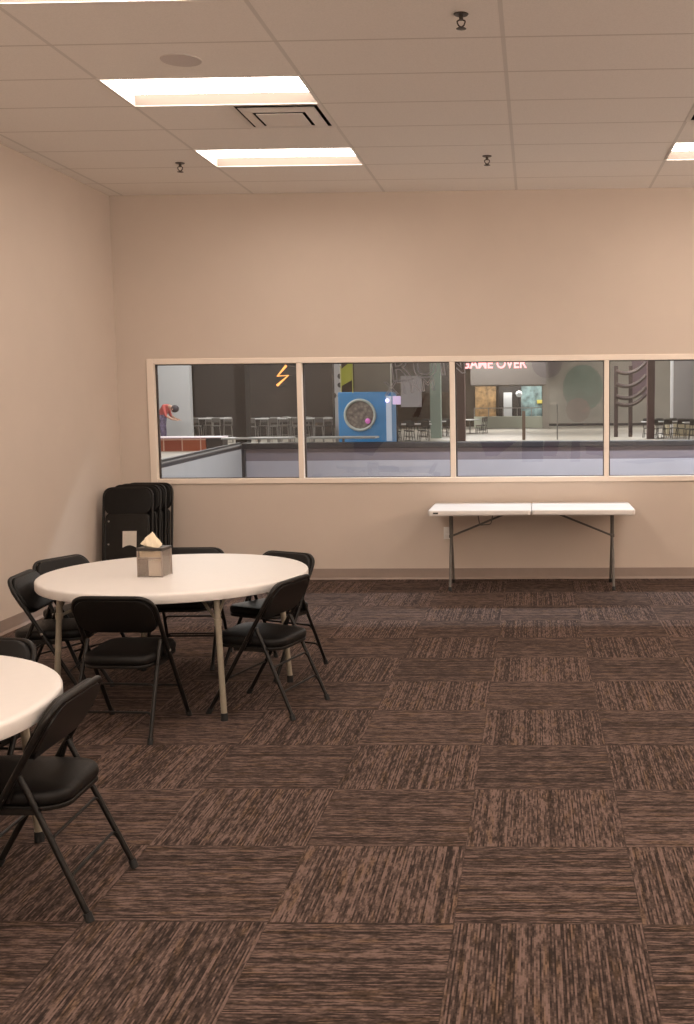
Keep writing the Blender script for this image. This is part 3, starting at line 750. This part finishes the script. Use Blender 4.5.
# person
pp = at(163, 437, 39.6); px, py = pp.x, 39.6
def person():
    V_ = [(-.02, 0, .02), (-.02, 0, .50), (-.06, 0, .93),            # hip centre chain later
          ]
    bm = B()
    pts = {'pelvis': (0, 0, .95), 'belly': (-.01, 0, 1.16), 'chest': (.08, 0, 1.42), 'neck': (.27, -.01, 1.45), 'head': (.40, -.02, 1.36), 'crown': (.46, -.02, 1.28), 'nose': (.36, -.02, 1.24), 'earL': (.40, .10, 1.35), 'earR': (.40, -.14, 1.35),
           'hipL': (0, .10, .90), 'kneeL': (.03, .11, .50), 'ankL': (0, .11, .09), 'toeL': (.14, .12, .04),
           'hipR': (0, -.10, .90), 'kneeR': (.03, -.11, .50), 'ankR': (0, -.11, .09), 'toeR': (.14, -.12, .04),
           'shL': (.12, .20, 1.46), 'elL': (.20, .26, 1.14), 'wrL': (.40, .20, 1.02), 'haL': (.48, .18, 1.0),
           'shR': (.12, -.20, 1.46), 'elR': (.20, -.26, 1.14), 'wrR': (.40, -.20, 1.02), 'haR': (.48, -.18, 1.0)}
    ed = [('pelvis', 'belly'), ('belly', 'chest'), ('chest', 'neck'), ('neck', 'head'), ('head', 'crown'), ('pelvis', 'hipL'), ('hipL', 'kneeL'), ('kneeL', 'ankL'), ('ankL', 'toeL'),
          ('pelvis', 'hipR'), ('hipR', 'kneeR'), ('kneeR', 'ankR'), ('ankR', 'toeR'), ('chest', 'shL'), ('shL', 'elL'), ('elL', 'wrL'), ('wrL', 'haL'), ('chest', 'shR'), ('shR', 'elR'), ('elR', 'wrR'), ('wrR', 'haR')]
    rad = {'pelvis': .15, 'belly': .15, 'chest': .17, 'neck': .06, 'head': .10, 'crown': .085, 'hipL': .10, 'hipR': .10, 'kneeL': .065, 'kneeR': .065, 'ankL': .045, 'ankR': .045, 'toeL': .035, 'toeR': .035,
           'shL': .075, 'shR': .075, 'elL': .05, 'elR': .05, 'wrL': .035, 'wrR': .035, 'haL': .04, 'haR': .04}
    for e_ in ('nose', 'earL', 'earR'): ed.append(('head', e_)); rad[e_] = .02
    # five separate fingers on each hand, curled a little downwards
    for S_, sy in (('L', 1), ('R', -1)):
        w_ = Vector(pts['ha'+S_])
        for f_, (oy, ln) in enumerate(((-.032, .07), (-.011, .08), (.011, .076), (.03, .06))):
            pts['f%d%s' % (f_, S_)] = (w_.x+.055, w_.y+oy, w_.z-.004); pts['g%d%s' % (f_, S_)] = (w_.x+.05+ln*.8, w_.y+oy*1.15, w_.z-.03)
            ed += [('ha'+S_, 'f%d%s' % (f_, S_)), ('f%d%s' % (f_, S_), 'g%d%s' % (f_, S_))]; rad['f%d%s' % (f_, S_)] = .009; rad['g%d%s' % (f_, S_)] = .007
        pts['t'+S_] = (w_.x+.02, w_.y-sy*.055, w_.z-.012); pts['u'+S_] = (w_.x+.055, w_.y-sy*.07, w_.z-.03)
        ed += [('ha'+S_, 't'+S_), ('t'+S_, 'u'+S_)]; rad['t'+S_] = .011; rad['u'+S_] = .008
    names = list(pts); me = bpy.data.meshes.new('body'); me.from_pydata([pts[n] for n in names], [(names.index(a), names.index(b)) for a, b in ed], [])
    o = bpy.data.objects.new('person', me); COL.objects.link(o)
    sk = o.modifiers.new('skin', 'SKIN'); 
    for k, n in enumerate(names):
        d = me.skin_vertices[0].data[k]; d.radius = (rad[n], rad[n]); d.use_root = (n == 'pelvis')
    ss = o.modifiers.new('sub', 'SUBSURF'); ss.levels = 2; ss.render_levels = 2
    dg = bpy.context.evaluated_depsgraph_get(); m2 = bpy.data.meshes.new_from_object(o.evaluated_get(dg)); bpy.data.objects.remove(o)
    return m2
body = person()
mred, mpat, mskin, mhair = mat('red_top', (.48, .10, .09), .8), mat('patterned_trousers', (.16, .13, .22), .8, noise=.6, nscale=14), mat('skin', (.50, .30, .22), .6), mat('dark_hair', (.05, .04, .05), .6)
body.materials.clear()
for m_ in (mskin, mred, mpat): body.materials.append(m_)
for f in body.polygons:
    c = f.center; f.use_smooth = True
    if c.z < 1.20 and c.x < .17: f.material_index = 2
    elif c.x < .255 or (c.z < 1.3 and c.x < .34 and c.z > 1.2): f.material_index = 1
    else: f.material_index = 0
pe = bpy.data.objects.new('person', body); COL.objects.link(pe); pe.location = (px, py, 0); pe.scale = (1.1, 1.1, 1.1)
tag(pe, 'person in a red top bending forward behind the red tiled counter', 'person')
bm = B(); bmesh.ops.create_uvsphere(bm, u_segments=20, v_segments=12, radius=.125)
for v in bm.verts: v.co = Vector((v.co.x*1.1, v.co.y*.95, v.co.z))
bmesh.ops.translate(bm, vec=(.445, -.02, 1.365), verts=bm.verts); obj('hair', bm, mhair, pe)

# bar tables and stools
HW = mat('hall_white_top', (.50, .50, .50), .3); HMET = mat('hall_light_metal', (.24, .23, .22), .35, metal=.3); HBLK = mat('hall_black_chair', (.03, .028, .026), .4)
def make_bar_table(h, wx, wy):
    t = thing('bar_table', '-', 'table')
    bm = B(); box(bm, -wx/2, wx/2, -wy/2, wy/2, h-.05, h, .015); obj('tabletop', bm, HW, t, False)
    bm = B(); tube(bm, [(0, 0, .02), (0, 0, h-.05)], .035, 10); obj('pole', bm, HMET, t)
    bm = B(); lathe(bm, [(0, .03), (.05, .03), (.25, .012), (.27, 0), (0, 0)], 24); obj('base', bm, HBLK, t)
    return t
def make_stool(h, bh, m, seatm):
    t = thing('bar_stool', '-', 'stool')
    bm = B(); pad(bm, .38, .36, .08, h-.04, h, .012); obj('seat', bm, seatm, t)
    for sx in (-1, 1):
        for sy in (-1, 1):
            bm = B(); tube(bm, [(sx*.15, sy*.14, h-.03), (sx*.2, sy*.19, 0)], .014, 8); obj('leg', bm, m, t)
    if bh:
        bm = B(); tube(bm, fillet([(-.17, .15, h-.02), (-.17, .2, h+bh), (.17, .2, h+bh), (.17, .15, h-.02)], .06), .014, 8); obj('back_frame', bm, m, t)
        bm = B(); pad(bm, .34, bh*.55, .05, -.015, .015, .01, Matrix.Translation((0, .19, h+bh*.68)) @ Matrix.Rotation(PI/2-.1, 4, 'X')); obj('backrest', bm, seatm, t)
    bm = B(); tube(bm, [(-.17, -.165, h*.4), (.17, -.165, h*.4), (.17, .165, h*.4), (-.17, .165, h*.4)], .009, 6, closed=True); obj('foot_rail', bm, m, t)
    return t
tb = make_bar_table(1.07, 1.5, .8); st = make_stool(.76, .32, HMET, mat('hall_grey_seat', (.10, .095, .09), .4))
spots = [(268, 44, 'high white table under the orange lightning sign'), (290, 46, 'high white table behind the right end of the leftmost pane'),
         (313, 44, 'high white table behind the left of the second pane'), (212, 46, 'high white table right of the pale panel')]
first_t = [True]; first_s = [True]
def get(proto, flag):
    if flag[0]: flag[0] = False; return proto
    return copy_tree(proto)
for k, (u, Y, lab) in enumerate(spots):
    o = get(tb, first_t); X = at(u, 420, Y).x; o.location = (X, Y, 0); o.rotation_euler = (0, 0, (.1, -.1, .05, 0)[k]); o['label'] = lab; o['group'] = 'high tables in the games hall'
    for q, (dx, dy, rz) in enumerate(((-.5, -.6, PI), (.35, -.65, PI+.3), (-.35, .62, 0), (.5, .6, .2))):
        s = get(st, first_s); s.location = (X+dx, Y+dy, 0); s.rotation_euler = (0, 0, rz)
        s['label'] = 'stool, %s at the %s' % (('near left', 'near right', 'far left', 'far right')[q], lab.replace('high white ', 'high ')); s['group'] = 'bar stools in the games hall'
# long low tables, and dining chairs
dt = make_bar_table(.74, 1.9, .8); dt.name = 'dining_table'; dt['group'] = 'low tables in the games hall'
dc = make_stool(.45, .40, HBLK, HBLK); dc.name = 'dining_chair'; dc['category'] = 'chair'
f3, f4 = [True], [True]
low = [(258, 30, 0, 0, 'low white table beside the dark pillar, behind the leftmost pane'), (343, 30, 0, 0, 'long low white table in front of the blue game cabinet'),
       (409, 47, .2, 1, 'low white table right of the blue game cabinet, ringed by black chairs'), (441, 53, -.1, 1, 'low white table below the sage column, ringed by black chairs'),
       (470, 57, 1.45, 1, 'low white table at the left of the third pane, ringed by black chairs'), (664, 48, .1, 1, 'low white table near the maroon column, ringed by black chairs'), (706, 46, 0, 1, 'low white table by the right edge of the fourth pane, ringed by black chairs')]
for u, Y, rz, ch, lab in low:
    o = get(dt, f3); X = at(u, 420, Y).x; o.location = (X, Y, 0); o.rotation_euler = (0, 0, rz); o['label'] = lab; o['group'] = 'low tables in the games hall'; o['category'] = 'table'
    if ch:
        for q, (dx, dy, r) in enumerate(((-.6, -.6, PI), (0, -.62, PI), (.6, -.6, PI), (-.6, .6, 0), (0, .62, 0), (.6, .6, 0))):
            v = Matrix.Rotation(rz, 3, 'Z') @ Vector((dx, dy, 0)); s = get(dc, f4); s.location = (X+v.x, Y+v.y, 0); s.rotation_euler = (0, 0, rz+r+random.uniform(-.1, .1))
            s['label'] = 'black chair, %s at the %s' % (('near left', 'near middle', 'near right', 'far left', 'far middle', 'far right')[q], lab.split(',')[0].replace('low white ', '')); s['group'] = 'black dining chairs in the games hall'

# yellow banner
bn = thing('banner', 'yellow green feather banner hanging beside the spotted pillar', 'banner', at(347, 392, 36))
bm = B(); z = lambda v: at(347, v, 36).z-bn.location.z; x = lambda u: at(u, 380, 36).x-bn.location.x
prism(bm, [(x(341.5), z(369)), (x(352), z(361)), (x(352), z(380)), (x(341.5), z(386))], -.01, .01); obj('fabric', bm, mat('yellow_green_fabric', (.44, .47, .05), .7), bn, False)
bm = B(); tube(bm, [(x(352.6), 0, 7.4-bn.location.z), (x(352.6), 0, z(393))], .02, 8); tube(bm, [(x(341), 0, z(366)), (x(341), 0, z(392))], .02, 8); obj('pole', bm, mat('yellow_pole', (.5, .5, .15), .5), bn)

# blue game cabinet with a round netted opening
cp = at(365, 420, 40); gc = thing('game_cabinet', 'bright blue game cabinet with a round netted opening behind the second pane', 'game machine', (cp.x, 40, 0))
x0, x1, ztop = at(338, 400, 40).x-cp.x, at(391, 400, 40).x-cp.x, at(365, 392, 40).z
BLUE = mat('cabinet_blue', (.035, .22, .50), .4, noise=.12, nscale=1.5, emit=(.02, .2, .5), estr=.05)
bm = B(); box(bm, x0, x1, 0, 1.6, 0, ztop, .03); obj('body', bm, BLUE, gc, False)
rc = Vector((at(360, 415, 40).x-cp.x, -.02, at(360, 415, 40).z)); RR = 15.0*40/FPX
bm = B(); tube(bm, [rc+Vector((RR*math.cos(a*PI/24), 0, RR*math.sin(a*PI/24))) for a in range(48)], .05, 8, closed=True); obj('ring', bm, mat('ring_pale', (.45, .50, .48), .5), gc)
def net_mat():
    m = mat('net', (.2, .17, .15), .8); nt = m.node_tree; p = nt.nodes['Principled BSDF']; tc = nt.nodes.new('ShaderNodeTexCoord'); n = nt.nodes.new('ShaderNodeTexVoronoi'); n.inputs['Scale'].default_value = 9
    r = nt.nodes.new('ShaderNodeValToRGB'); r.color_ramp.elements[0].color = (.30, .26, .23, 1); r.color_ramp.elements[1].color = (.06, .05, .05, 1); nt.links.new(tc.outputs['Object'], n.inputs['Vector']); nt.links.new(n.outputs['Distance'], r.inputs['Fac']); nt.links.new(r.outputs['Color'], p.inputs['Base Color']); return m
bm = B(); lathe(bm, [(0, .015), (RR-.03, .012), (RR-.03, 0), (0, 0)], 40); bmesh.ops.transform(bm, matrix=Matrix.Translation(rc+Vector((0, .015, 0))) @ Matrix.Rotation(PI/2, 4, 'X'), verts=bm.verts); obj('net', bm, net_mat(), gc)
bm = B(); c2 = Vector((at(368, 421, 40).x-cp.x, -.05, at(368, 421, 40).z)); bmesh.ops.create_uvsphere(bm, u_segments=16, v_segments=10, radius=.10); bmesh.ops.translate(bm, vec=c2, verts=bm.verts); obj('lamp', bm, mat('magenta_lamp', (.5, .12, .4), .4, emit=(.8, .2, .6), estr=.35), gc)
bm = B(); box(bm, at(386, 400, 40).x-cp.x, at(391.5, 400, 40).x-cp.x, -.03, 0, at(389, 441, 40).z, at(389, 396, 40).z, .01); obj('side_light_strip', bm, mat('strip_light', (.4, .45, .5), .4, emit=(.6, .7, .9), estr=.28), gc, False)
bm = B(); bmesh.ops.create_uvsphere(bm, u_segments=16, v_segments=10, radius=.07); bmesh.ops.translate(bm, vec=(at(387.5, 400.5, 40).x-cp.x, -.08, at(387.5, 400.5, 40).z), verts=bm.verts); obj('spotlight', bm, emit_mat('violet_spot', (.75, .6, 1), 3.0), gc)
o = slab('lit_sign', 392.5, 400.5, 396, 404.5, 39.5, .12, mat('violet_sign', (.5, .4, .55), .4, emit=(.75, .55, .9), estr=.55), 'small lit violet sign at the right shoulder of the blue game cabinet', 'sign'); stand(o, 0)
o = slab('grey_board', 400.5, 421.5, 376, 407, 48, .08, mat('grey_board', (.33, .31, .33), .6), 'grey board hanging right of the lit violet sign', 'board'); hang(o, (-.4, .4), 1.3, .04)
o = slab('purple_banner', 632, 655, 340, 395, 62, .05, mat('purple_banner', (.19, .13, .17), .7), 'purple banner hanging left of the maroon column', 'banner'); hang(o, (-.5, .5), 3.0, .025)
o = slab('white_pipe', 671, 673.2, 330, 424, 50, .1, mat('white_pipe', (.6, .6, .62), .4), 'tall white pipe left of the slate column', 'pipe', to_floor=True)
o = slab('tan_counter', 667, 720, 423, 433, 50.6, 1.0, mat('tan_counter', (.42, .37, .26), .5), 'tan counter at the right edge of the fourth pane', 'counter', to_floor=True)
o = slab('brown_post', 522, 525.5, 411, 440, 47, .15, mat('brown_post', (.22, .15, .11), .5), 'brown waist high post on the pale hall floor', 'post', to_floor=True)
o = slab('thin_post', 556.6, 558, 404, 440, 47, .06, HMET, 'thin pale post right of the brown post', 'post', to_floor=True)
# counter with rail in the back of the hall
rc_ = thing('service_counter', 'pale service counter with a rail across the back of the hall', 'counter', (at(510, 420, 68).x, 68, 0))
x0, x1 = at(474, 420, 68).x-rc_.location.x, at(546, 420, 68).x-rc_.location.x; zt = at(510, 416.5, 68).z
bm = B(); box(bm, x0, x1, 0, .8, 0, zt, .02); obj('counter_front', bm, mat('pale_green_counter', (.52, .56, .46), .5), rc_, False)
bm = B(); box(bm, x0, x1, .3, .4, zt+.5, zt+.56)
for k in range(6): box(bm, x0+(x1-x0)*k/5-.03, x0+(x1-x0)*k/5+.03, .3, .4, zt, zt+.5)
obj('rail', bm, HMET, rc_, False)
o = slab('amber_panel', 475, 496, 386, 409, 72.2, .25, mat('amber_panel', (.36, .22, .10), .6, noise=.6, nscale=3), 'amber patterned panel behind the service counter', 'panel', to_floor=True)
o = slab('dark_doorway', 499, 521, 385, 416, 71.85, .6, HDARK, 'dark doorway surround behind the service counter', 'doorway', to_floor=True)
o = slab('white_door', 503.5, 512, 392.5, 409, 71.65, .15, HLGREY, 'white door in the dark doorway behind the service counter', 'door', to_floor=True)
teal = slab('teal_display', 521, 542, 385, 416, 72.15, .3, mat('teal_display', (.20, .30, .31), .6, noise=.7, nscale=2.2), 'teal display wall right of the dark doorway', 'display', to_floor=True)
o = slab('yellow_sign', 537, 543, 400, 403.5, 72.0, .15, mat('yellow_sign', (.7, .6, .12), .5), None, None); o.parent = teal; o.location = o.location - teal.location
bm = B(); bmesh.ops.create_uvsphere(bm, u_segments=20, v_segments=12, radius=.21); o = obj('globe_lamp', bm, mat('white_globe', (.7, .72, .72), .4, emit=(1, 1, 1), estr=.2)); o.location = at(519, 394, 71); stand(o, 0, 0, .03); tag(o, 'round white globe beside the dark doorway', 'lamp')
# climbing frame behind the fourth pane
cf = thing('climbing_frame', 'dark climbing frame with curved bars behind the fourth pane', 'climbing frame', (at(623, 432, 50).x, 50, 0))
CFM = mat('frame_brown', (.03, .015, .015), .5)
for u in (616, 630.5):
    xx = at(u, 400, 50).x-cf.location.x; bm = B(); box(bm, xx-.09, xx+.09, -.09, .09, 0, at(616, 366, 50).z, .01); obj('post', bm, CFM, cf, False)
for v in (371, 384, 396, 403):
    a, b, c = at(616, v, 50), at(632, v+2, 50), at(646, v-9, 50)
    bm = B(); pts = [Vector((a.x*(1-s)**2+2*b.x*s*(1-s)+c.x*s*s-cf.location.x, -.1, a.z*(1-s)**2+2*(b.z-.25)*s*(1-s)+c.z*s*s)) for s in [k/10 for k in range(11)]]
    tube(bm, pts, .09, 8); obj('curved_bar', bm, CFM, cf)

# neon signs
def text_obj(body_, size, ext, m, name, bevel=0.0, outline=False):
    cu = bpy.data.curves.new(name, 'FONT'); cu.body = body_; cu.size = size; cu.extrude = ext; cu.align_x = 'CENTER'; cu.offset = bevel
    if outline: cu.fill_mode = 'NONE'; cu.extrude = 0; cu.bevel_depth = outline; cu.bevel_resolution = 1
    o = bpy.data.objects.new(name, cu); COL.objects.link(o)
    dg = bpy.context.evaluated_depsgraph_get(); me = bpy.data.meshes.new_from_object(o.evaluated_get(dg)); bpy.data.objects.remove(o)
    me.materials.clear(); me.materials.append(m)
    o = bpy.data.objects.new(name, me); COL.objects.link(o); return o
YN = 60
a, b = at(461, 368.3, YN), at(526.5, 368.3, YN)
sg = thing('neon_sign', 'red neon sign reading GAME OVER hanging over the back of the hall', 'sign', ((a.x+b.x)/2, YN, a.z))
lt = text_obj('GAME OVER', 1.0, .05, emit_mat('neon_pink', (1, .36, .36), 2.6), 'lettering', .022)
lw_ = max(v.co.x for v in lt.data.vertices)-min(v.co.x for v in lt.data.vertices)
s_ = (b.x-a.x)/lw_
for v in lt.data.vertices: v.co = Vector((v.co.x*s_, v.co.y*s_*1.15, v.co.z))
lt.parent = sg; lt.rotation_euler = (PI/2, 0, 0)
bm = B(); 
for xx in (-1.4, 1.4): tube(bm, [(xx, 0, .8*s_), (xx, 0, 7.4-a.z)], .02, 6)
obj('hanger', bm, HBLK, sg)
YB_ = 50
bp = [at(286.3, 365.5, YB_), at(277.6, 376, YB_), at(288.2, 375.4, YB_), at(277.0, 385.6, YB_)]
bl = thing('neon_bolt', 'orange neon lightning bolt sign on the dark hall wall behind the leftmost pane', 'sign', tuple(sum((Vector(p) for p in bp), Vector())/4))
bm = B(); tube(bm, [p-bl.location for p in bp], .058, 10); obj('neon_tube', bm, emit_mat('neon_orange', (1, .38, .10), 2.2), bl)
bm = B(); 
for p in bp: tube(bm, [p-bl.location, p-bl.location+Vector((0, 1.985, 0))], .012, 6)
obj('stand_off', bm, HBLK, bl)
# outlined lettering sign hanging just beyond the glass
YO = 24
OUT = mat('pale_outline', (.62, .56, .60), .5)
a = at(424, 386, YO)
og = thing('outline_sign', 'pale outlined lettering hanging high behind the second pane', 'sign', a)
l1 = text_obj('RUN', .82, 0, OUT, 'lettering', outline=.012); l1.parent = og; l1.rotation_euler = (PI/2, math.radians(-6), 0); l1.location = (.12, 0, .20)
l2 = text_obj('XTRM', .42, 0, OUT, 'lettering', outline=.009); l2.parent = og; l2.rotation_euler = (PI/2, math.radians(-6), 0); l2.location = (-.30, 0, -.14)
bm = B()
for xx in (-.5, .5): tube(bm, [(xx, .01, .5), (xx, .01, 7.4-a.z)], .004, 6)
obj('hanger', bm, HBLK, og)

# painted mural on the wall behind the camera, seen mirrored in the window glass
YV = 2*(YB+.06) - YF
mu_ = thing('wall_mural', 'painted mural of large flat colour shapes on the rear wall', 'mural', (0, YF, 0))
def vm(u, v): p = at(u, v, YV); return (p.x, p.z)
def shape(pts, col, k, nm='painted_shape'):
    bm = B(); prism(bm, pts, .001+.0015*k, .002+.0015*k); obj(nm, bm, mat(nm, col, .8), mu_, False)
def circ(u, v, r, col, k, sy=1.0):
    c = vm(u, v); R = r*YV/FPX; shape([(c[0]+R*math.cos(q*PI/20), c[1]+R*sy*math.sin(q*PI/20)) for q in range(40)], col, k)
def poly(P, col, k): shape([vm(*q) for q in P], col, k)
circ(583, 388, 20, (.03, .30, .22), 0, 1.15)
circ(547, 363, 15, (.20, .10, .20), 0)
circ(578, 410, 12, (.5, .22, .22), 1)
poly([(479, 440), (518, 440), (497, 456), (486, 456)], (.25, .07, .24), 0)
poly([(522, 440), (543, 440), (543, 462), (522, 462)], (.05, .06, .14), 0)
poly([(545, 440), (560, 440), (556, 456), (543, 456)], (.26, .08, .20), 1)
poly([(572, 440), (580, 440), (580, 462), (570, 462)], (.22, .10, .22), 0)
poly([(412, 417), (426, 394), (419, 417)], (.16, .02, .03), 0)
poly([(586, 446), (606, 449), (606, 456), (586, 454)], (.2, .05, .16), 0)
poly([(345, 440), (385, 440), (372, 456), (350, 452)], (.16, .09, .17), 0)
poly([(620, 462), (694, 455), (694, 459), (640, 464)], (.08, .05, .07), 0)
